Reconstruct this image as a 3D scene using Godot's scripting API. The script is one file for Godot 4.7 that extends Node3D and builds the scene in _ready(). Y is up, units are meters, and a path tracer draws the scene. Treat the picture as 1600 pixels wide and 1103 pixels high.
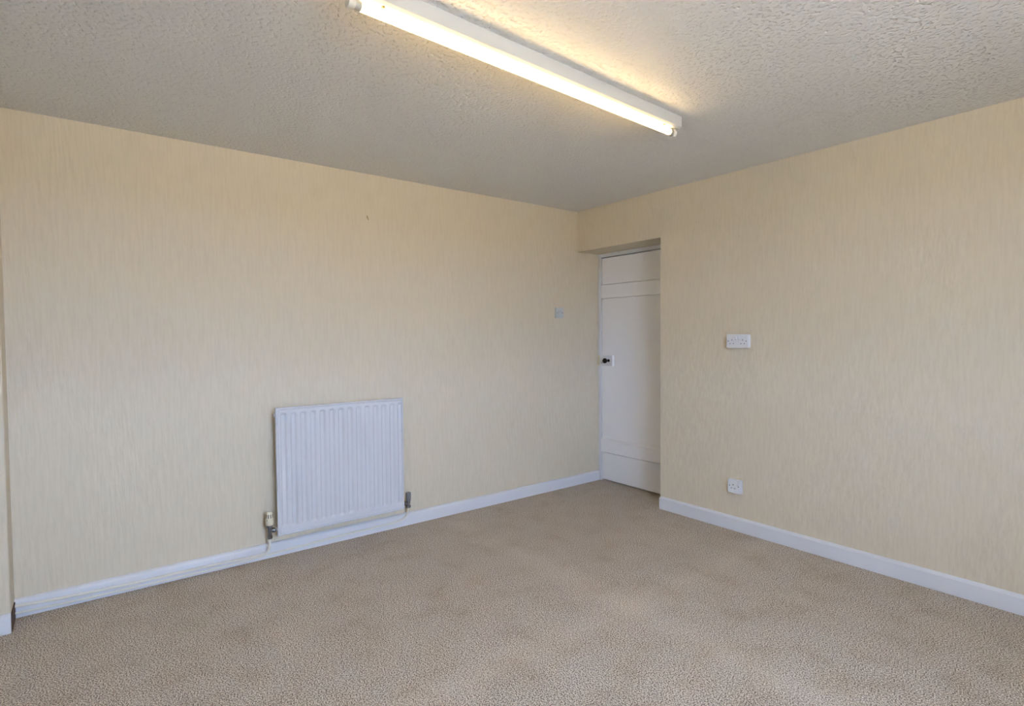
extends Node3D
# An empty carpeted room: two papered walls, a ledged door in a recess, a panel radiator, a fluorescent batten.
# The corner of the two walls is the origin; the room lies towards -x and +z. Metres, y up.

const H = 2.3            # ceiling height
const XW = -4.35         # far left end of the room
const ZS = 4.4           # window wall behind the camera
const HEAD = 1.966       # underside of the door recess
const DOOR_Z = 0.848     # width of the door recess
const REC = 0.245        # depth of the door recess
const PIER_X = -3.58     # edge of the chimney breast
const PIER_Z = 0.16
const SKY_ENERGY = 28.5
const SUN_ENERGY = 76.0
const SUN_COLOR = Color(1.0, 0.935, 0.81)
const TUBE_ENERGY = 3.2
const TUBE_GLOW = 9.5
const TUBE_WARM = Color(1.0, 0.85, 0.60)

var M = {}

func _ready():
	# ---- camera ----
	var cam = Camera3D.new()
	cam.name = "camera"
	cam.keep_aspect = Camera3D.KEEP_HEIGHT
	cam.fov = 65.112
	cam.near = 0.05
	cam.far = 60.0
	cam.transform = Transform3D(Basis(Vector3(0.791391, -0.007491, 0.611264), Vector3(0.024899, 0.999490, -0.019987), Vector3(-0.610803, 0.031037, 0.791174)), Vector3(-3.2964, 1.2668, 3.3578))
	add_child(cam)
	cam.current = true
	# ---- sky and exposure ----
	var sm = ProceduralSkyMaterial.new()
	sm.sky_top_color = Color(0.69, 0.795, 0.97)
	sm.sky_horizon_color = Color(0.71, 0.805, 0.97)
	sm.ground_horizon_color = Color(0.40, 0.40, 0.38)
	sm.ground_bottom_color = Color(0.30, 0.30, 0.28)
	sm.sky_energy_multiplier = 1.0
	sm.ground_energy_multiplier = 1.0
	var sky = Sky.new()
	sky.sky_material = sm
	var env = Environment.new()
	env.background_mode = Environment.BG_SKY
	env.sky = sky
	env.background_energy_multiplier = SKY_ENERGY
	env.ambient_light_source = Environment.AMBIENT_SOURCE_SKY
	env.tonemap_mode = Environment.TONE_MAPPER_LINEAR
	env.tonemap_exposure = 1.24
	env.sdfgi_enabled = true
	env.ssao_enabled = true
	env.ssil_enabled = true
	var we = WorldEnvironment.new()
	we.name = "world_environment"
	we.environment = env
	add_child(we)

	# ---- the sun: high on the far side of the house, it lights the gravel outside the window and never enters
	var sun = DirectionalLight3D.new()
	sun.name = "sun"
	sun.light_color = SUN_COLOR
	sun.light_energy = SUN_ENERGY
	sun.light_angular_distance = 0.6
	sun.shadow_enabled = true
	add_child(sun)
	sun.look_at_from_position(Vector3.ZERO, Vector3(0.35, -0.9, 0.28), Vector3.UP)

	materials()
	room()
	window_one()
	door()
	radiator()
	valves_and_pipes()
	fluorescent_light()
	sockets()
	small_things()

# ------------------------------------------------------------------ materials
func noise_tex(kind, freq, size, sd, ramp = null, normal = 0.0, octaves = 3, warp = 0.0):
	var n = FastNoiseLite.new()
	n.noise_type = kind
	n.frequency = freq
	n.seed = sd
	n.fractal_octaves = octaves
	if octaves <= 1: n.fractal_type = FastNoiseLite.FRACTAL_NONE
	if warp > 0.0:
		n.domain_warp_enabled = true
		n.domain_warp_amplitude = warp
		n.domain_warp_frequency = freq * 0.5
	var t = NoiseTexture2D.new()
	t.width = size
	t.height = size
	t.seamless = true
	t.seamless_blend_skirt = 0.12
	t.noise = n
	if normal > 0.0:
		t.as_normal_map = true
		t.bump_strength = normal
	if ramp != null:
		var g = Gradient.new()
		g.offsets = PackedFloat32Array(ramp[0])
		g.colors = PackedColorArray(ramp[1])
		t.color_ramp = g
	return t

func plain(c, rough, metal = 0.0, called = ""):
	var m = StandardMaterial3D.new()
	m.resource_name = called
	m.albedo_color = c
	m.roughness = rough
	m.metallic = metal
	return m

func materials():
	# cream paper with a raised bark-like grain that runs up the wall
	var wp = plain(Color(0.875, 0.825, 0.73), 0.62, 0.0, "wallpaper")
	wp.albedo_texture = noise_tex(FastNoiseLite.TYPE_SIMPLEX_SMOOTH, 0.035, 512, 5, [[0.0, 0.5, 1.0], [Color(0.965, 0.96, 0.95), Color(0.985, 0.985, 0.98), Color(1, 1, 1)]], 0.0, 3, 7.0)
	wp.normal_enabled = true
	wp.normal_texture = noise_tex(FastNoiseLite.TYPE_SIMPLEX_SMOOTH, 0.035, 512, 5, null, 9.0, 3, 7.0)
	wp.normal_scale = 0.17
	wp.uv1_triplanar = true
	wp.uv1_world_triplanar = true
	wp.uv1_scale = Vector3(3.0, 0.30, 3.0)
	M.wallpaper = wp
	# white textured ceiling
	var ce = plain(Color(0.885, 0.88, 0.87), 0.45, 0.0, "ceiling_coating")
	ce.normal_enabled = true
	ce.normal_texture = noise_tex(FastNoiseLite.TYPE_SIMPLEX_SMOOTH, 0.05, 1024, 21, [[0.0, 0.45, 0.62, 0.8, 1.0], [Color(0.7, 0.7, 0.7), Color(0.66, 0.66, 0.66), Color(0.56, 0.56, 0.56), Color(0.2, 0.2, 0.2), Color(0, 0, 0)]], 14.0, 2, 10.0)
	ce.normal_scale = 0.5
	ce.uv1_triplanar = true
	ce.uv1_world_triplanar = true
	ce.uv1_scale = Vector3(0.9, 0.9, 0.9)
	M.ceiling = ce
	# beige twist-pile carpet: speckle in uv1, broad worn patches in uv2
	var ca = plain(Color(0.925, 0.87, 0.785), 0.95, 0.0, "carpet")
	ca.albedo_texture = noise_tex(FastNoiseLite.TYPE_SIMPLEX, 0.27, 1536, 3, [[0.0, 0.34, 0.5, 0.6, 1.0], [Color(0.34, 0.28, 0.24), Color(0.58, 0.54, 0.51), Color(0.93, 0.92, 0.91), Color(1, 1, 1), Color(1, 1, 1)]], 0.0, 2)
	ca.normal_enabled = true
	ca.normal_texture = noise_tex(FastNoiseLite.TYPE_SIMPLEX, 0.27, 1536, 3, null, 3.0, 2)
	ca.detail_enabled = true
	ca.detail_blend_mode = BaseMaterial3D.BLEND_MODE_MUL
	ca.detail_uv_layer = BaseMaterial3D.DETAIL_UV_2
	ca.detail_albedo = noise_tex(FastNoiseLite.TYPE_SIMPLEX_SMOOTH, 0.022, 512, 44, [[0.0, 0.35, 0.6, 1.0], [Color(0.92, 0.90, 0.87), Color(0.975, 0.97, 0.96), Color(0.99, 0.99, 0.99), Color(1, 1, 1)]], 0.0, 5, 25.0)
	ca.rim_enabled = true
	ca.rim = 0.15
	M.carpet = ca
	M.gloss = plain(Color(0.89, 0.89, 0.895), 0.28, 0.0, "white_gloss_paint")
	M.door = plain(Color(0.95, 0.945, 0.94), 0.32, 0.0, "door_paint")
	M.enamel = plain(Color(0.85, 0.85, 0.855), 0.22, 0.0, "radiator_enamel")
	M.plastic = plain(Color(0.89, 0.89, 0.895), 0.3, 0.0, "white_plastic")
	M.old_plastic = plain(Color(0.80, 0.81, 0.80), 0.35, 0.0, "aged_plastic")
	M.cream = plain(Color(0.90, 0.86, 0.74), 0.35, 0.0, "cream_plastic")
	M.grey_cap = plain(Color(0.47, 0.48, 0.48), 0.45, 0.0, "grey_plastic")
	M.chrome = plain(Color(0.55, 0.56, 0.57), 0.32, 1.0, "chrome")
	M.brass = plain(Color(0.72, 0.56, 0.30), 0.35, 1.0, "brass")
	M.black = plain(Color(0.03, 0.028, 0.026), 0.25, 0.0, "black_bakelite")
	M.dark = plain(Color(0.05, 0.05, 0.05), 0.8, 0.0, "dark_hole")
	M.screw = plain(Color(0.45, 0.44, 0.42), 0.4, 0.8, "screw_steel")
	M.wood = plain(Color(0.34, 0.24, 0.17), 0.8, 0.0, "bare_wood")
	M.pipe = plain(Color(0.93, 0.91, 0.85), 0.3, 0.0, "painted_pipe")
	M.batten = plain(Color(0.79, 0.79, 0.775), 0.35, 0.0, "batten_enamel")
	M.holder = plain(Color(0.86, 0.84, 0.79), 0.4, 0.0, "lamp_holder_plastic")
	M.ochre = plain(Color(0.60, 0.52, 0.30), 0.5, 0.0, "ochre_clip")
	M.hookm = plain(Color(0.70, 0.62, 0.47), 0.5, 0.0, "painted_metal")
	M.cap = plain(Color(0.78, 0.77, 0.74), 0.35, 0.6, "aluminium_cap")
	var tb = plain(Color(1, 0.97, 0.9), 0.3, 0.0, "lit_tube_glass")
	tb.emission_enabled = true
	tb.emission = TUBE_WARM
	tb.emission_energy_multiplier = TUBE_GLOW
	M.tube = tb
	var gl = plain(Color(0.95, 0.98, 1.0, 0.06), 0.02, 0.0, "window_glass")
	gl.transparency = BaseMaterial3D.TRANSPARENCY_ALPHA
	M.glass = gl
	M.gravel = plain(Color(0.80, 0.78, 0.74), 0.95, 0.0, "pale_gravel")
	M.gravel.albedo_texture = noise_tex(FastNoiseLite.TYPE_SIMPLEX, 0.1, 256, 9, [[0.0, 1.0], [Color(0.7, 0.7, 0.7), Color(1, 1, 1)]])
	M.gravel.uv1_triplanar = true
	M.gravel.uv1_world_triplanar = true

# ------------------------------------------------------------------ mesh helpers
func mesh_tool():
	var st = SurfaceTool.new()
	st.begin(Mesh.PRIMITIVE_TRIANGLES)
	return st

func tri(st, a, b, c, out, na = null, nb = null, nc = null):
	var n = (b - a).cross(c - a)
	if n.length_squared() < 1e-16: return
	n = n.normalized()
	var pts = [a, b, c]
	var nn = [na, nb, nc]
	if n.dot(out) > 0.0:
		pts = [a, c, b]
		nn = [na, nc, nb]
	else:
		n = -n
	for i in 3:
		st.set_normal(nn[i] if nn[i] != null else n)
		st.add_vertex(pts[i])

func quad(st, a, b, c, d, out):
	tri(st, a, b, c, out)
	tri(st, a, c, d, out)

# a box with chamfered edges
func bx(st, c, s, ch = 0.0, basis = Basis()):
	var h = s * 0.5
	ch = minf(ch, minf(h.x, minf(h.y, h.z)) * 0.95)
	var f = func(v): return c + basis * v
	if ch <= 0.0:
		for ax in 3:
			for sg in [-1.0, 1.0]:
				var n = Vector3.ZERO
				n[ax] = sg
				var u = (ax + 1) % 3
				var w = (ax + 2) % 3
				var p = []
				for k in [[-1, -1], [1, -1], [1, 1], [-1, 1]]:
					var v = Vector3.ZERO
					v[ax] = sg * h[ax]
					v[u] = k[0] * h[u]
					v[w] = k[1] * h[w]
					p.append(f.call(v))
				quad(st, p[0], p[1], p[2], p[3], basis * n)
		return
	for ax in 3:
		var u = (ax + 1) % 3
		var w = (ax + 2) % 3
		for sg in [-1.0, 1.0]:
			var n = Vector3.ZERO
			n[ax] = sg
			var p = []
			for k in [[-1, -1], [1, -1], [1, 1], [-1, 1]]:
				var v = Vector3.ZERO
				v[ax] = sg * h[ax]
				v[u] = k[0] * (h[u] - ch)
				v[w] = k[1] * (h[w] - ch)
				p.append(f.call(v))
			quad(st, p[0], p[1], p[2], p[3], basis * n)
		# edges parallel to ax
		for su in [-1.0, 1.0]:
			for sw in [-1.0, 1.0]:
				var p = []
				for k in [-1.0, 1.0]:
					var v1 = Vector3.ZERO
					v1[ax] = k * (h[ax] - ch)
					v1[u] = su * h[u]
					v1[w] = sw * (h[w] - ch)
					var v2 = Vector3.ZERO
					v2[ax] = k * (h[ax] - ch)
					v2[u] = su * (h[u] - ch)
					v2[w] = sw * h[w]
					p.append(f.call(v1))
					p.append(f.call(v2))
				var n2 = Vector3.ZERO
				n2[u] = su
				n2[w] = sw
				quad(st, p[0], p[1], p[3], p[2], basis * n2)
	for sx in [-1.0, 1.0]:
		for sy in [-1.0, 1.0]:
			for sz in [-1.0, 1.0]:
				var a = Vector3(sx * h.x, sy * (h.y - ch), sz * (h.z - ch))
				var b = Vector3(sx * (h.x - ch), sy * h.y, sz * (h.z - ch))
				var d = Vector3(sx * (h.x - ch), sy * (h.y - ch), sz * h.z)
				tri(st, f.call(a), f.call(b), f.call(d), basis * Vector3(sx, sy, sz))

func mm(st, lo, hi, ch = 0.0):
	bx(st, (lo + hi) * 0.5, hi - lo, ch)

# a turned shape: profile of (radius, height) along axis; smooth where the profile bends gently
func lathe(st, at, axis, prof, segs = 20, sharp = 0.6):
	axis = axis.normalized()
	var u = axis.cross(Vector3.UP if absf(axis.y) < 0.9 else Vector3.RIGHT).normalized()
	var w = axis.cross(u).normalized()
	var n2 = []
	for i in prof.size() - 1:
		var d = prof[i + 1] - prof[i]
		n2.append(Vector2(d.y, -d.x).normalized())
	for i in prof.size() - 1:
		var n0 = n2[i]
		var n1 = n2[i]
		if i > 0 and n2[i].dot(n2[i - 1]) > sharp: n0 = (n2[i] + n2[i - 1]).normalized()
		if i < n2.size() - 1 and n2[i].dot(n2[i + 1]) > sharp: n1 = (n2[i] + n2[i + 1]).normalized()
		for k in segs:
			var a0 = TAU * k / segs
			var a1 = TAU * (k + 1) / segs
			var r0 = u * cos(a0) + w * sin(a0)
			var r1 = u * cos(a1) + w * sin(a1)
			var p00 = at + r0 * prof[i].x + axis * prof[i].y
			var p10 = at + r1 * prof[i].x + axis * prof[i].y
			var p01 = at + r0 * prof[i + 1].x + axis * prof[i + 1].y
			var p11 = at + r1 * prof[i + 1].x + axis * prof[i + 1].y
			var m00 = r0 * n0.x + axis * n0.y
			var m10 = r1 * n0.x + axis * n0.y
			var m01 = r0 * n1.x + axis * n1.y
			var m11 = r1 * n1.x + axis * n1.y
			var out = (r0 + r1) * n2[i].x + axis * n2[i].y * 2.0
			tri(st, p00, p10, p11, out, m00, m10, m11)
			tri(st, p00, p11, p01, out, m00, m11, m01)

func rod(st, a, b, r, segs = 14):
	var l = a.distance_to(b)
	lathe(st, a, b - a, [Vector2(0.0, 0), Vector2(r * 0.85, 0), Vector2(r, r * 0.15), Vector2(r, l - r * 0.15), Vector2(r * 0.85, l), Vector2(0.0, l)], segs, 0.9)

# a tube along a curve through the points
func pipe(st, pts, r, segs = 12, steps = 8):
	var c = []
	for i in pts.size() - 1:
		var p0 = pts[maxi(i - 1, 0)]
		var p3 = pts[mini(i + 2, pts.size() - 1)]
		for k in steps:
			c.append(pts[i].cubic_interpolate(pts[i + 1], p0, p3, float(k) / steps))
	c.append(pts[pts.size() - 1])
	var rings = []
	var up = Vector3(0.13, 0.2, 0.97).normalized()
	for i in c.size():
		var t = (c[mini(i + 1, c.size() - 1)] - c[maxi(i - 1, 0)]).normalized()
		up = (up - t * up.dot(t)).normalized()
		var w = t.cross(up)
		var ring = []
		for k in segs + 1:
			ring.append(up * cos(TAU * k / segs) + w * sin(TAU * k / segs))
		rings.append(ring)
	for i in c.size() - 1:
		for k in segs:
			var a = rings[i][k]
			var b = rings[i][k + 1]
			var d = rings[i + 1][k + 1]
			var e = rings[i + 1][k]
			tri(st, c[i] + a * r, c[i] + b * r, c[i + 1] + d * r, a + b, a, b, d)
			tri(st, c[i] + a * r, c[i + 1] + d * r, c[i + 1] + e * r, a + b, a, d, e)
	for e in [0, c.size() - 1]:
		var out = (c[0] - c[1]) if e == 0 else (c[e] - c[e - 1])
		for k in segs:
			tri(st, c[e], c[e] + rings[e][k] * r, c[e] + rings[e][k + 1] * r, out)

# a moulding: profile of (out from wall, height) carried from a to b; out points into the room
func moulding(st, a, b, out, prof):
	var dir = (b - a).normalized()
	for i in prof.size():
		var p = prof[i]
		var q = prof[(i + 1) % prof.size()]
		var n = out * (q.y - p.y) + Vector3.UP * (p.x - q.x)
		quad(st, a + out * p.x + Vector3.UP * p.y, a + out * q.x + Vector3.UP * q.y, b + out * q.x + Vector3.UP * q.y, b + out * p.x + Vector3.UP * p.y, n)
	for e in [[a, -dir], [b, dir]]:
		for i in range(1, prof.size() - 1):
			var o = e[0]
			tri(st, o + out * prof[0].x + Vector3.UP * prof[0].y, o + out * prof[i].x + Vector3.UP * prof[i].y, o + out * prof[i + 1].x + Vector3.UP * prof[i + 1].y, e[1])

func obj(called, st, material, parent = self, label = ""):
	var m = MeshInstance3D.new()
	m.name = called
	m.mesh = st if st is Mesh else st.commit()
	m.material_override = material
	m.cast_shadow = GeometryInstance3D.SHADOW_CASTING_SETTING_ON
	parent.add_child(m, true)
	if label != "": m.set_meta("label", label)
	return m

func tag(o, label, category, group = "", kind = ""):
	o.set_meta("label", label)
	o.set_meta("category", category)
	if group != "": o.set_meta("group", group)
	if kind != "": o.set_meta("kind", kind)
	return o

func thing(called, label, category, at = Vector3.ZERO, group = "", kind = ""):
	var o = Node3D.new()
	o.name = called
	add_child(o, true)
	o.position = at
	return tag(o, label, category, group, kind)

func struct(called, st, m, label, category):
	return tag(obj(called, st, m), label, category, "", "structure")

# ------------------------------------------------------------------ the room
func room():
	# floor: one slab; the carpet's own coordinates are in metres
	var st = mesh_tool()
	var x0 = XW - 0.3
	var x1 = 0.75
	var z0 = -0.3
	var z1 = ZS + 0.3
	for t in [[Vector3(x0, 0, z0), Vector3(x1, 0, z0), Vector3(x1, 0, z1)], [Vector3(x0, 0, z0), Vector3(x1, 0, z1), Vector3(x0, 0, z1)]]:
		for v in t:
			st.set_normal(Vector3.UP)
			st.set_tangent(Plane(1, 0, 0, 1))
			st.set_uv(Vector2(v.x, v.z) / 3.0)
			st.set_uv2(Vector2(v.x, v.z) / 3.1 + Vector2(0.37, 0.11))
			st.add_vertex(v)
	var lo = Vector3(x0, -0.2, z0)
	var hi = Vector3(x1, 0, z1)
	var bottom = [Vector3(lo.x, lo.y, lo.z), Vector3(hi.x, lo.y, lo.z), Vector3(hi.x, lo.y, hi.z), Vector3(lo.x, lo.y, hi.z)]
	var top = [Vector3(lo.x, 0, lo.z), Vector3(hi.x, 0, lo.z), Vector3(hi.x, 0, hi.z), Vector3(lo.x, 0, hi.z)]
	st.set_uv(Vector2.ZERO)
	st.set_uv2(Vector2.ZERO)
	quad(st, bottom[0], bottom[1], bottom[2], bottom[3], Vector3.DOWN)
	for i in 4:
		var j = (i + 1) % 4
		quad(st, bottom[i], bottom[j], top[j], top[i], (bottom[i] + bottom[j]) * 0.5 - (lo + hi) * 0.5 + Vector3(0, 0.1, 0))
	struct("floor", st, M.carpet, "beige twist-pile fitted carpet covering the whole room floor", "carpet")

	st = mesh_tool()
	mm(st, Vector3(x0, H, z0), Vector3(x1, H + 0.2, z1))
	struct("ceiling", st, M.ceiling, "off-white stippled textured ceiling above the whole room", "ceiling")

	st = mesh_tool()
	mm(st, Vector3(x0, 0, -0.3), Vector3(0.75, H, 0))
	struct("wall_north", st, M.wallpaper, "long cream papered wall behind the white radiator", "wall")

	st = mesh_tool()
	mm(st, Vector3(XW, 0, 0), Vector3(PIER_X, H, PIER_Z), 0.003)
	struct("wall_breast", st, M.wallpaper, "edge of cream chimney breast stepping forward at far left", "wall")

	st = mesh_tool()
	mm(st, Vector3(0, 0, DOOR_Z), Vector3(0.3, H, ZS))          # solid length
	mm(st, Vector3(0, HEAD, 0), Vector3(0.3, H, DOOR_Z))        # over the door
	mm(st, Vector3(0.5, 0, 0), Vector3(0.75, H, ZS))            # the far side of the passage
	mm(st, Vector3(0.3, 0, 1.0), Vector3(0.5, H, 1.2))
	mm(st, Vector3(0.3, HEAD, 0), Vector3(0.5, H, 1.0))
	struct("wall_east", st, M.wallpaper, "cream papered wall with the recessed door and two sockets", "wall")

	st = mesh_tool()
	mm(st, Vector3(XW - 0.3, 0, 0), Vector3(XW, H, ZS))
	struct("wall_west", st, M.wallpaper, "cream papered wall opposite the door, out of view", "wall")

	# window wall
	st = mesh_tool()
	var wx0 = WIN[0]
	var wx1 = WIN[1]
	mm(st, Vector3(x0, 0, ZS), Vector3(wx0, H, ZS + 0.3))
	mm(st, Vector3(wx1, 0, ZS), Vector3(x1, H, ZS + 0.3))
	mm(st, Vector3(wx0, 0, ZS), Vector3(wx1, WIN[2], ZS + 0.3))
	mm(st, Vector3(wx0, WIN[3], ZS), Vector3(wx1, H, ZS + 0.3))
	struct("wall_south", st, M.wallpaper, "cream papered window wall behind the camera", "wall")

	# skirting boards: rounded top on the radiator wall, chamfered top on the door wall
	var rounded = [Vector2(0, 0), Vector2(0.02, 0), Vector2(0.02, 0.066), Vector2(0.0185, 0.0725), Vector2(0.0145, 0.078), Vector2(0.009, 0.0815), Vector2(0.0, 0.083)]
	var cham = [Vector2(0, 0), Vector2(0.02, 0), Vector2(0.02, 0.077), Vector2(0.018, 0.08), Vector2(0.004, 0.0885), Vector2(0.0, 0.089)]
	st = mesh_tool()
	moulding(st, Vector3(PIER_X, 0.002, 0), Vector3(REC - 0.004, 0.002, 0), Vector3(0, 0, 1), rounded)
	struct("baseboard_north", st, M.gloss, "white glossy skirting board below the radiator with pipes along it", "baseboard")
	st = mesh_tool()
	moulding(st, Vector3(0, 0.002, DOOR_Z + 0.004), Vector3(0, 0.002, ZS), Vector3(-1, 0, 0), cham)
	struct("baseboard_east", st, M.gloss, "white skirting board with bevelled top below the two sockets", "baseboard")
	st = mesh_tool()
	moulding(st, Vector3(XW, 0.002, PIER_Z), Vector3(PIER_X + 0.001, 0.002, PIER_Z), Vector3(0, 0, 1), rounded)
	var bb = struct("baseboard_breast", st, M.gloss, "short white skirting end on the chimney breast, far left", "baseboard")
	st = mesh_tool()
	mm(st, Vector3(PIER_X, 0.001, 0.021), Vector3(PIER_X + 0.004, 0.078, PIER_Z - 0.001))
	obj("bare_end", st, M.wood, bb, "dark bare return beside the skirting end")
	st = mesh_tool()
	moulding(st, Vector3(XW, 0.002, PIER_Z), Vector3(XW, 0.002, ZS), Vector3(1, 0, 0), cham)
	struct("baseboard_west", st, M.gloss, "white skirting board opposite the door, out of view", "baseboard")
	st = mesh_tool()
	moulding(st, Vector3(XW, 0.002, ZS), Vector3(0, 0.002, ZS), Vector3(0, 0, -1), cham)
	struct("baseboard_south", st, M.gloss, "white skirting board under the window, out of view", "baseboard")

	# the ground outside the window
	st = mesh_tool()
	mm(st, Vector3(-14, -0.5, ZS + 0.32), Vector3(10, -0.3, ZS + 18))
	tag(obj("gravel_yard", st, M.gravel), "pale gravel yard outside the window behind the camera", "yard", "", "structure")

const WIN = [-3.25, -1.6, 0.85, 2.1]

func window_one():
	var t = thing("window_1", "white framed three-light window behind the camera", "window", Vector3(0, 0, ZS + 0.2), "", "structure")
	var st = mesh_tool()
	var w = 0.05
	mm(st, Vector3(WIN[0], WIN[2], -0.03), Vector3(WIN[1], WIN[2] + w, 0.03), 0.004)
	mm(st, Vector3(WIN[0], WIN[3] - w, -0.03), Vector3(WIN[1], WIN[3], 0.03), 0.004)
	var n = 3
	var step = (WIN[1] - WIN[0] - w) / n
	for i in n + 1:
		var x = WIN[0] + step * i
		mm(st, Vector3(x, WIN[2] + w, -0.03), Vector3(x + w, WIN[3] - w, 0.03), 0.004)
	obj("window_frame", st, M.gloss, t)
	for i in n:
		st = mesh_tool()
		mm(st, Vector3(WIN[0] + step * i + w, WIN[2] + w, -0.002), Vector3(WIN[0] + step * (i + 1), WIN[3] - w, 0.002))
		obj("pane", st, M.glass, t)
	st = mesh_tool()
	mm(st, Vector3(WIN[0] - 0.04, WIN[2] - 0.025, -0.24), Vector3(WIN[1] + 0.04, WIN[2], -0.03), 0.006)
	obj("window_sill", st, M.gloss, t)

# ------------------------------------------------------------------ the door
func door():
	var fr = thing("trim_1", "white painted door frame inside the wall recess", "door frame", Vector3(REC, 0, 0), "", "structure")
	var st = mesh_tool()
	mm(st, Vector3(0, 0.001, 0.001), Vector3(0.06, HEAD - 0.001, 0.034), 0.003)
	obj("jamb", st, M.gloss, fr)
	st = mesh_tool()
	mm(st, Vector3(0, 0.001, DOOR_Z - 0.05), Vector3(0.06, HEAD - 0.001, DOOR_Z - 0.001), 0.003)
	obj("jamb", st, M.gloss, fr)
	st = mesh_tool()
	mm(st, Vector3(0, 1.934, 0.034), Vector3(0.06, HEAD - 0.001, DOOR_Z - 0.05), 0.003)
	obj("head", st, M.gloss, fr)
	st = mesh_tool()                                            # the stop that the door shuts against
	mm(st, Vector3(0.054, 0.02, 0.03), Vector3(0.06, 1.94, 0.05))
	mm(st, Vector3(0.054, 1.91, 0.05), Vector3(0.06, 1.94, DOOR_Z - 0.06))
	obj("door_stop", st, M.gloss, fr)

	var d = thing("door_1", "closed white painted flush ledged door with black knob", "door", Vector3(REC + 0.012, 0.0, 0.037), "", "structure")
	st = mesh_tool()
	mm(st, Vector3(0.011, 0.014, 0), Vector3(0.042, 1.928, DOOR_Z - 0.09), 0.002)
	obj("door_leaf", st, M.door, d)
	for y in [[0.014, 0.2485], [0.378, 1.5755], [1.7015, 1.928]]:
		st = mesh_tool()
		mm(st, Vector3(0, y[0], 0), Vector3(0.011, y[1], DOOR_Z - 0.09), 0.001)
		obj("facing_panel", st, M.door, d)
	for y in [[1.583, 1.697], [0.258, 0.378]]:
		st = mesh_tool()
		var prof = [Vector2(-0.011, y[0]), Vector2(0.021, y[0]), Vector2(0.022, y[0] + 0.001), Vector2(0.022, y[1] - 0.014), Vector2(0.0, y[1]), Vector2(-0.011, y[1])]
		if y[0] > 1.0: prof = [Vector2(-0.011, y[0]), Vector2(0.011, y[0]), Vector2(0.013, y[0] + 0.002), Vector2(0.013, y[1] - 0.003), Vector2(0.010, y[1]), Vector2(-0.011, y[1])]
		moulding(st, Vector3(0, 0, 0.004), Vector3(0, 0, DOOR_Z - 0.094), Vector3(-1, 0, 0), prof)
		obj("ledge", st, M.door, d)
	# rim lock with its knob
	var lock = mesh_tool()
	mm(lock, Vector3(-0.026, 1.004, -0.006), Vector3(0, 1.094, 0.140), 0.003)
	var lk = obj("lock_case", lock, M.gloss, d)
	st = mesh_tool()
	lathe(st, Vector3(-0.026, 1.050, 0.098), Vector3(-1, 0, 0), [Vector2(0.013, 0), Vector2(0.013, 0.003), Vector2(0.010, 0.005), Vector2(0.0095, 0.03), Vector2(0.014, 0.034), Vector2(0.0205, 0.039), Vector2(0.0225, 0.046), Vector2(0.0215, 0.053), Vector2(0.016, 0.059), Vector2(0.008, 0.0615), Vector2(0.0, 0.062)], 24, 0.5)
	obj("knob", st, M.black, lk, "round black door knob on a short neck")
	st = mesh_tool()
	lathe(st, Vector3(-0.0262, 1.029, 0.022), Vector3(-1, 0, 0), [Vector2(0.005, 0), Vector2(0.005, 0.001), Vector2(0, 0.0012)], 10)
	obj("key_hole", st, M.screw, lk)
	st = mesh_tool()
	mm(st, Vector3(-0.026, 1.006, -0.033), Vector3(-0.0125, 1.092, -0.008), 0.003)
	obj("lock_keep", st, M.cream, d, "cream painted lock keep on the frame")

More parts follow.
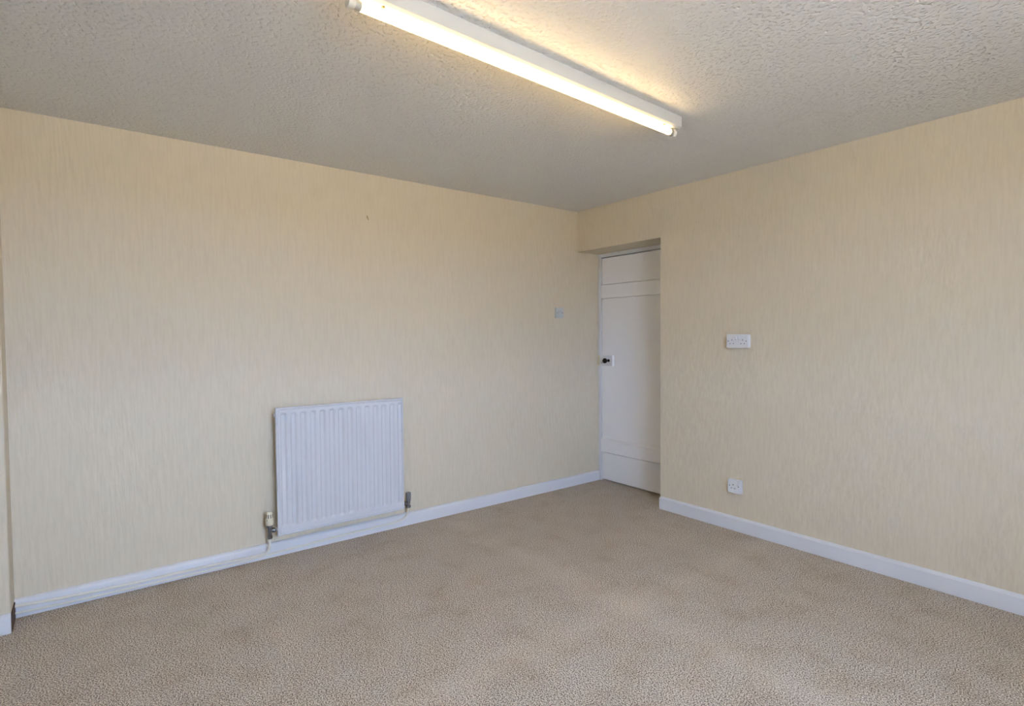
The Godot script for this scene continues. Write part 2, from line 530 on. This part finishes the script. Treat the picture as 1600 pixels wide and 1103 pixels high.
# ------------------------------------------------------------------ radiator
func radiator():
	var x0 = -2.457
	var x1 = -1.668
	var y0 = 0.138
	var y1 = 0.869
	var w = x1 - x0
	var h = y1 - y0
	var t = thing("radiator", "white pressed-steel panel radiator with fourteen vertical flutes on the wall", "radiator", Vector3(x0, y0, 0.0))
	# the pressed front sheet as a height field
	var n = 14
	var a0 = 0.041
	var a1 = w - 0.024
	var pitch = (a1 - a0) / (n - 1)
	var xs = []
	var ys = []
	for v in [0.0, 0.0015, 0.004, 0.008, 0.0105, 0.012, 0.0135, 0.016]:
		xs.append(v)
		ys.append(v)
	var k = 0.0195
	while k < w - 0.018:
		xs.append(k)
		k += 0.0032
	var yb = 0.052
	var yt = h - 0.036
	k = 0.021
	while k < h - 0.018:
		ys.append(k)
		k += 0.003 if (k < yb + 0.018 or (k > yt - 0.02 and k < yt + 0.014)) else (minf(0.06, maxf(yt - 0.019 - k, 0.003)))
	for v in [0.016, 0.0135, 0.012, 0.0105, 0.008, 0.004, 0.0015, 0.0]:
		xs.append(w - v)
		ys.append(h - v)
	var hf = func(x, y):
		var e = minf(minf(x, w - x), minf(y, h - y))
		var z = 0.0
		z -= 0.004 * pow(clampf(1.0 - e / 0.004, 0.0, 1.0), 2.0)            # rolled edge
		z -= 0.0045 * exp(-pow((e - 0.012) / 0.0017, 2.0))                   # seam line
		var q = (x - a0) / pitch
		var i = clampf(roundf(q), 0.0, n - 1.0)
		var dx = absf(x - (a0 + i * pitch))
		var across = 1.0 - smoothstep(0.007, 0.0205, dx)
		var along = smoothstep(yb - 0.008, yb + 0.008, y) * (1.0 - smoothstep(yt - 0.008, yt + 0.008, y))
		return z - 0.0115 * across * along
	var front = 0.088
	var st = mesh_tool()
	var pos = func(i, j): return Vector3(xs[i], ys[j], front + hf.call(xs[i], ys[j]))
	var nrm = func(i, j):
		var e = 0.0008
		var x = xs[i]
		var y = ys[j]
		var gx = (hf.call(minf(x + e, w), y) - hf.call(maxf(x - e, 0), y)) / (minf(x + e, w) - maxf(x - e, 0))
		var gy = (hf.call(x, minf(y + e, h)) - hf.call(x, maxf(y - e, 0))) / (minf(y + e, h) - maxf(y - e, 0))
		return Vector3(-gx, -gy, 1).normalized()
	var P = []
	var N = []
	for i in xs.size():
		var pr = []
		var nr = []
		for j in ys.size():
			pr.append(pos.call(i, j))
			nr.append(nrm.call(i, j))
		P.append(pr)
		N.append(nr)
	for i in xs.size() - 1:
		for j in ys.size() - 1:
			tri(st, P[i][j], P[i + 1][j], P[i + 1][j + 1], Vector3(0, 0, 1), N[i][j], N[i + 1][j], N[i + 1][j + 1])
			tri(st, P[i][j], P[i + 1][j + 1], P[i][j + 1], Vector3(0, 0, 1), N[i][j], N[i + 1][j + 1], N[i][j + 1])
	# folded edge and back sheet
	var zf = front - 0.004
	var zb = front - 0.018
	var c = [Vector3(0, 0, 0), Vector3(w, 0, 0), Vector3(w, h, 0), Vector3(0, h, 0)]
	for i in 4:
		var j = (i + 1) % 4
		var out = (c[i] + c[j]) * 0.5 - Vector3(w, h, 0) * 0.5
		quad(st, c[i] + Vector3(0, 0, zb), c[j] + Vector3(0, 0, zb), c[j] + Vector3(0, 0, zf), c[i] + Vector3(0, 0, zf), out)
	quad(st, c[0] + Vector3(0, 0, zb), c[1] + Vector3(0, 0, zb), c[2] + Vector3(0, 0, zb), c[3] + Vector3(0, 0, zb), Vector3(0, 0, -1))
	obj("front_panel", st, M.enamel, t)
	# the ribbed back sheet behind, a little smaller
	st = mesh_tool()
	mm(st, Vector3(0.012, 0.016, zb - 0.014), Vector3(w - 0.012, h - 0.012, zb), 0.004)
	for i in n:
		bx(st, Vector3(a0 + i * pitch, h * 0.5, zb - 0.018), Vector3(0.022, h - 0.12, 0.010), 0.003)
	obj("back_panel", st, M.enamel, t)
	for e in [[0.0, -1.0], [w, 1.0]]:                               # the threaded inlets at the bottom corners
		st = mesh_tool()
		lathe(st, Vector3(e[0] - e[1] * 0.012, 0.038, 0.066), Vector3(e[1], 0, 0), [Vector2(0.011, 0), Vector2(0.011, 0.017), Vector2(0.0085, 0.018), Vector2(0, 0.018)], 14)
		obj("inlet_boss", st, M.enamel, t)
	# hooks on the wall that carry it, and the air vent at the top left corner
	for x in [0.13, w - 0.13]:
		for y in [0.06, h - 0.12]:                               # a flat plate on the wall with a lug that reaches the back sheet
			st = mesh_tool()
			moulding(st, Vector3(x - 0.014, y, 0), Vector3(x + 0.014, y, 0), Vector3(0, 0, 1), [Vector2(0, 0), Vector2(0.003, 0), Vector2(0.003, 0.04), Vector2(zb - 0.015, 0.04), Vector2(zb - 0.015, 0.052), Vector2(0.003, 0.052), Vector2(0.003, 0.09), Vector2(0, 0.09)])
			obj("bracket", st, M.enamel, t)
	st = mesh_tool()
	lathe(st, Vector3(0.004, h - 0.042, zb - 0.008), Vector3(-1, 0, 0), [Vector2(0.0115, -0.01), Vector2(0.0115, 0.006), Vector2(0.009, 0.007), Vector2(0.009, 0.010), Vector2(0, 0.010)], 14)
	obj("air_vent", st, M.enamel, t)

func valves_and_pipes():
	# thermostatic valve at the left
	var z = 0.066
	var t = thing("thermostatic_valve", "cream thermostatic radiator valve with chrome body at left of radiator", "radiator valve", Vector3(-2.496, 0.13, z))
	var st = mesh_tool()
	lathe(st, Vector3(0, 0.078, 0), Vector3.UP, [Vector2(0.0, 0), Vector2(0.019, 0), Vector2(0.0215, 0.002), Vector2(0.0222, 0.012), Vector2(0.0222, 0.030), Vector2(0.0205, 0.045), Vector2(0.0170, 0.062), Vector2(0.0145, 0.070), Vector2(0.011, 0.0745), Vector2(0.0, 0.0755)], 28, 0.5)
	var head = obj("valve_head", st, M.cream, t)
	# vent slots round the head, cut as dark inlays that follow its taper
	for k in 10:
		var a = TAU * k / 10.0 + 0.12
		st = mesh_tool()
		var r = Vector3(sin(a), 0, cos(a))
		var s = Vector3(cos(a), 0, -sin(a))
		var lo = r * 0.0212 + Vector3.UP * (0.078 + 0.042)
		var hi = r * 0.0170 + Vector3.UP * (0.078 + 0.062)
		var up = (hi - lo).normalized()
		bx(st, (lo + hi) * 0.5 - r * 0.0006, Vector3(0.0035, lo.distance_to(hi), 0.0012), 0.0, Basis(s, up, s.cross(up)))
		obj("vent_slot", st, M.dark, head)
	st = mesh_tool()
	var a2 = 0.75 - PI * 0.5
	var md = Vector3(sin(a2), 0, cos(a2))
	var ms = Vector3(cos(a2), 0, -sin(a2))
	var mb = Vector3(0, 0.078 + 0.028, 0) + md * 0.0224
	tri(st, mb - ms * 0.003 + Vector3(0, 0.006, 0), mb + ms * 0.003 + Vector3(0, 0.006, 0), mb, md)
	tri(st, mb - ms * 0.003 + Vector3(0, 0.006, 0) - md * 0.001, mb + ms * 0.003 + Vector3(0, 0.006, 0) - md * 0.001, mb - md * 0.001, -md)
	obj("pointer_mark", st, M.dark, head)
	st = mesh_tool()
	lathe(st, Vector3.ZERO, Vector3.UP, [Vector2(0, 0.010), Vector2(0.0105, 0.010), Vector2(0.0105, 0.062), Vector2(0.0165, 0.063), Vector2(0.0175, 0.066), Vector2(0.0175, 0.074), Vector2(0.016, 0.079), Vector2(0, 0.079)], 20)
	obj("valve_body", st, M.chrome, t)
	st = mesh_tool()
	lathe(st, Vector3(0, 0.0, 0), Vector3.UP, [Vector2(0, 0), Vector2(0.013, 0), Vector2(0.0145, 0.002), Vector2(0.0145, 0.014), Vector2(0.013, 0.016), Vector2(0, 0.016)], 6, 0.9)
	obj("compression_nut", st, M.chrome, t)
	st = mesh_tool()
	lathe(st, Vector3(0.004, 0.045, 0), Vector3(1, 0, 0), [Vector2(0, 0), Vector2(0.009, 0), Vector2(0.009, 0.009), Vector2(0.0155, 0.0095), Vector2(0.0155, 0.024), Vector2(0, 0.0245)], 6, 0.95)
	obj("union_nut", st, M.chrome, t)
	# lockshield valve at the right
	t = thing("lockshield_valve", "small lockshield valve with grey cap at right of radiator", "radiator valve", Vector3(-1.630, 0.137, z))
	st = mesh_tool()
	lathe(st, Vector3(0, 0.048, 0), Vector3.UP, [Vector2(0, 0), Vector2(0.0155, 0), Vector2(0.0165, 0.002), Vector2(0.0175, 0.045), Vector2(0.0168, 0.051), Vector2(0.014, 0.053), Vector2(0, 0.053)], 20)
	obj("cap", st, M.grey_cap, t)
	st = mesh_tool()
	lathe(st, Vector3.ZERO, Vector3.UP, [Vector2(0, 0.012), Vector2(0.0095, 0.012), Vector2(0.0095, 0.03), Vector2(0.013, 0.031), Vector2(0.013, 0.049), Vector2(0, 0.049)], 16)
	obj("valve_body", st, M.chrome, t)
	st = mesh_tool()
	lathe(st, Vector3.ZERO, Vector3.UP, [Vector2(0, 0), Vector2(0.014, 0), Vector2(0.0155, 0.002), Vector2(0.0155, 0.014), Vector2(0.013, 0.016), Vector2(0, 0.016)], 6, 0.9)
	obj("compression_nut", st, M.chrome, t)
	st = mesh_tool()
	lathe(st, Vector3(-0.004, 0.032, 0), Vector3(-1, 0, 0), [Vector2(0, 0), Vector2(0.008, 0), Vector2(0.008, 0.008), Vector2(0.014, 0.0085), Vector2(0.014, 0.026), Vector2(0, 0.0265)], 6, 0.95)
	obj("union_nut", st, M.chrome, t)
	# the two pipes that run off left along the skirting
	st = mesh_tool()
	pipe(st, [Vector3(PIER_X + 0.0005, 0.063, 0.036), Vector3(-3.40, 0.053, 0.036), Vector3(-3.15, 0.046, 0.037), Vector3(-2.85, 0.045, 0.039), Vector3(-2.64, 0.041, 0.041), Vector3(-2.545, 0.040, 0.043), Vector3(-2.51, 0.052, 0.054), Vector3(-2.498, 0.080, 0.063), Vector3(-2.496, 0.132, z)], 0.0068)
	tag(obj("heating_pipe", st, M.pipe), "white pipe from the thermostatic valve bending left along the skirting", "pipe", "")
	st = mesh_tool()
	pipe(st, [Vector3(PIER_X + 0.0005, 0.030, 0.034), Vector3(-3.35, 0.024, 0.034), Vector3(-3.1, 0.022, 0.034), Vector3(-2.75, 0.020, 0.033), Vector3(-2.45, 0.030, 0.032), Vector3(-2.1, 0.041, 0.033), Vector3(-1.80, 0.045, 0.034), Vector3(-1.69, 0.050, 0.037), Vector3(-1.645, 0.072, 0.048), Vector3(-1.632, 0.105, 0.062), Vector3(-1.630, 0.139, z)], 0.0052)
	tag(obj("heating_pipe", st, M.pipe), "thin white pipe from the grey-capped valve running under the radiator", "pipe", "")

# ------------------------------------------------------------------ fluorescent light
func fluorescent_light():
	var xr = -1.030                 # near (right) end of the batten
	var L = 1.66                    # batten length
	var zr = 1.717                  # centre line at the right end
	var skew = atan2(0.0486, 1.0)   # runs slightly off square
	var t = thing("fluorescent_light", "lit fluorescent tube on a white batten fixed across the ceiling", "ceiling light", Vector3(xr, H, zr))
	t.rotation.y = skew
	# local: +x to the right, batten runs to -x
	var hw = 0.035
	var st = mesh_tool()
	# channel: upright sides, then a slanting lip to a narrower flat underside
	var prof = [Vector2(-hw, 0.0), Vector2(-hw, -0.047), Vector2(-hw + 0.001, -0.049), Vector2(-0.024, -0.056), Vector2(0.024, -0.056), Vector2(hw - 0.001, -0.049), Vector2(hw, -0.047), Vector2(hw, 0.0)]
	for i in prof.size():
		var p = prof[i]
		var q = prof[(i + 1) % prof.size()]
		var mid = (p + q) * 0.5
		var out = Vector3(0, q.x - p.x, -(q.y - p.y))
		if out.dot(Vector3(0, mid.y + 0.028, mid.x)) < 0: out = -out
		quad(st, Vector3(0, p.y, p.x), Vector3(0, q.y, q.x), Vector3(-L, q.y, q.x), Vector3(-L, p.y, p.x), out)
	for e in [[0.0, 1.0], [-L, -1.0]]:
		for i in range(1, prof.size() - 1):
			tri(st, Vector3(e[0], prof[0].y, prof[0].x), Vector3(e[0], prof[i].y, prof[i].x), Vector3(e[0], prof[i + 1].y, prof[i + 1].x), Vector3(e[1], 0, 0))
	obj("batten", st, M.batten, t)
	# lamp holders
	var ty = -0.0725                 # tube centre
	var tr = 0.0138
	var ends = [-0.012, -L + 0.012]
	for e in [[-0.012, -1.0], [-L + 0.012, 1.0]]:
		st = mesh_tool()
		mm(st, Vector3(minf(e[0], e[0] + e[1] * 0.018), ty, -0.0125), Vector3(maxf(e[0], e[0] + e[1] * 0.018), -0.0565, 0.0125), 0.002)
		lathe(st, Vector3(e[0] - e[1] * 0.004, ty, 0), Vector3(e[1], 0, 0), [Vector2(0, 0), Vector2(0.0125, 0), Vector2(0.0165, 0.002), Vector2(0.0165, 0.021), Vector2(0.015, 0.022), Vector2(0, 0.022)], 22)
		obj("lamp_holder", st, M.holder, t)
	var ta = ends[1] + 0.018
	var tb = ends[0] - 0.018
	for e in [[tb, -1.0], [ta, 1.0]]:
		st = mesh_tool()
		lathe(st, Vector3(e[0], ty, 0), Vector3(e[1], 0, 0), [Vector2(0, 0), Vector2(tr + 0.0005, 0), Vector2(tr + 0.0005, 0.018), Vector2(tr, 0.020), Vector2(0, 0.020)], 22)
		obj("end_cap", st, M.cap, t)
	st = mesh_tool()
	lathe(st, Vector3(ta + 0.02, ty, 0), Vector3(1, 0, 0), [Vector2(tr, 0), Vector2(tr, tb - ta - 0.04)], 28)
	obj("tube", st, M.tube, t, "glowing white glass tube")
	for x in [-0.115, -L + 0.115]:
		st = mesh_tool()
		lathe(st, Vector3(x, -0.056, 0.016), Vector3.DOWN, [Vector2(0.006, 0), Vector2(0.006, 0.003), Vector2(0.004, 0.005), Vector2(0, 0.0055)], 14)
		obj("cover_screw", st, M.ochre, t)
	# the tube's light: strips of the tube's own size, just off its surface
	var ln = tb - ta - 0.05
	var mid = (ta + tb) * 0.5
	for a in [0.0, 105.0, -105.0]:
		var l = AreaLight3D.new()
		l.name = "tube_light"
		l.area_size = Vector2(ln, 0.022)
		l.area_normalize_energy = false
		l.light_color = TUBE_WARM
		l.light_energy = TUBE_ENERGY
		l.area_range = 12.0
		l.area_attenuation = 2.0
		l.shadow_enabled = true
		var r = deg_to_rad(a)
		var d = Vector3(0, -cos(r), sin(r))      # faces down, and to each side a little upward
		var bz = -d
		l.transform = Transform3D(Basis(Vector3(1, 0, 0), bz.cross(Vector3(1, 0, 0)), bz), Vector3(mid, ty, 0) + d * (tr + 0.002))
		t.add_child(l, true)

# ------------------------------------------------------------------ sockets
func faceplate(parent, size, holes, thick = 0.009):
	var c = CSGCombiner3D.new()
	c.name = "faceplate"
	c.material_override = null
	parent.add_child(c, true)
	var pm = CSGMesh3D.new()
	pm.name = "plate"
	var st = mesh_tool()
	bx(st, Vector3(0, 0, thick * 0.5), Vector3(size.x, size.y, thick), 0.002)
	pm.mesh = st.commit()
	pm.material = M.plastic
	c.add_child(pm, true)
	for h in holes:
		var b = CSGBox3D.new()
		b.name = "pin_hole"
		b.operation = CSGShape3D.OPERATION_SUBTRACTION
		b.size = Vector3(h[2], h[3], 0.012)
		b.position = Vector3(h[0], h[1], thick)
		b.material = M.dark
		c.add_child(b, true)
	return c

func screw(parent, x, y, z, r = 0.0036):
	var st = mesh_tool()
	lathe(st, Vector3(x, y, z), Vector3(0, 0, 1), [Vector2(r, 0), Vector2(r, 0.0006), Vector2(r * 0.6, 0.0011), Vector2(0, 0.0012)], 12)
	obj("screw", st, M.screw, parent)

func rocker(parent, x, y, z, s = Vector2(0.010, 0.021)):
	var st = mesh_tool()
	bx(st, Vector3(x, y, z + 0.0014), Vector3(s.x, s.y, 0.005), 0.001, Basis(Vector3(1, 0, 0), 0.13))
	obj("rocker_switch", st, M.plastic, parent)
	st = mesh_tool()
	bx(st, Vector3(x, y - s.y * 0.5 - 0.001, z + 0.0001), Vector3(s.x, 0.0016, 0.0006))
	obj("rocker_gap", st, M.grey_cap, parent)

func sockets():
	# they hang on the east wall, so local z points into the room (-x) and local x runs towards -z
	var turn = -PI * 0.5
	var t = thing("double_socket", "white double switched socket on a surface box, upper one right of door", "socket", Vector3(0, 1.2225, 1.460))
	t.rotation.y = turn
	var st = mesh_tool()
	bx(st, Vector3(0, 0, 0.0115), Vector3(0.144, 0.084, 0.023), 0.002)
	obj("back_box", st, M.plastic, t)
	var face = Node3D.new()
	var holes = []
	for s in [[-0.0365], [0.0365]]:
		holes.append([s[0], 0.008, 0.0046, 0.0088])
		holes.append([s[0] - 0.0111, -0.0155, 0.0070, 0.0046])
		holes.append([s[0] + 0.0111, -0.0155, 0.0070, 0.0046])
	face = faceplate(t, Vector2(0.146, 0.086), holes)
	face.position.z = 0.023
	screw(t, -0.0605, 0.0, 0.032)
	screw(t, 0.0605, 0.0, 0.032)
	rocker(t, -0.0095, 0.020, 0.032)
	rocker(t, 0.0115, 0.020, 0.032)

	t = thing("single_socket", "white single switched socket just above the skirting right of door", "socket", Vector3(0, 0.2925, 1.443))
	t.rotation.y = turn
	st = mesh_tool()
	bx(st, Vector3(0, 0, 0.0115), Vector3(0.086, 0.084, 0.023), 0.002)
	obj("back_box", st, M.plastic, t)
	holes = [[-0.006, 0.010, 0.0046, 0.0088], [-0.0175, -0.0125, 0.0070, 0.0046], [0.0051, -0.0125, 0.0070, 0.0046]]
	face = faceplate(t, Vector2(0.088, 0.086), holes)
	face.position.z = 0.023
	screw(t, -0.0302, 0.003, 0.032)
	screw(t, 0.0302, 0.003, 0.032)
	rocker(t, 0.0235, 0.022, 0.032)

# ------------------------------------------------------------------ small wall fittings
func small_things():
	var t = thing("wall_plate", "small square white plate with two screws on radiator wall beside the door", "wall plate", Vector3(-0.2195, 1.4515, 0.0))
	var st = mesh_tool()
	bx(st, Vector3(0, 0, 0.008), Vector3(0.086, 0.086, 0.016), 0.003)
	obj("plate", st, M.old_plastic, t)
	st = mesh_tool()
	lathe(st, Vector3(0.0, -0.002, 0.016), Vector3(0, 0, 1), [Vector2(0.022, 0), Vector2(0.0215, 0.006), Vector2(0.0195, 0.007), Vector2(0.0165, 0.002), Vector2(0, 0.002)], 26)
	obj("raised_disc", st, M.old_plastic, t)
	for x in [-0.0302, 0.0302]:
		st = mesh_tool()
		lathe(st, Vector3(x, 0, 0.016), Vector3(0, 0, 1), [Vector2(0.0042, 0), Vector2(0.0042, 0.0008), Vector2(0, 0.001)], 12)
		obj("screw", st, M.screw, t)
	# a painted-over picture hook
	t = thing("picture_hook", "tiny painted-over picture hook high on wall above the radiator", "hook", Vector3(-1.857, 2.008, 0.0))
	st = mesh_tool()
	bx(st, Vector3(0.0, 0.018, 0.0012), Vector3(0.009, 0.022, 0.0024), 0.0008, Basis(Vector3(0, 0, 1), 0.2))
	obj("hook_plate", st, M.hookm, t)
	st = mesh_tool()
	pipe(st, [Vector3(0.003, 0.012, 0.002), Vector3(0.004, 0.003, 0.004), Vector3(0.004, 0.001, 0.008), Vector3(0.004, 0.006, 0.011)], 0.0016, 8, 4)
	obj("hook_tip", st, M.hookm, t)
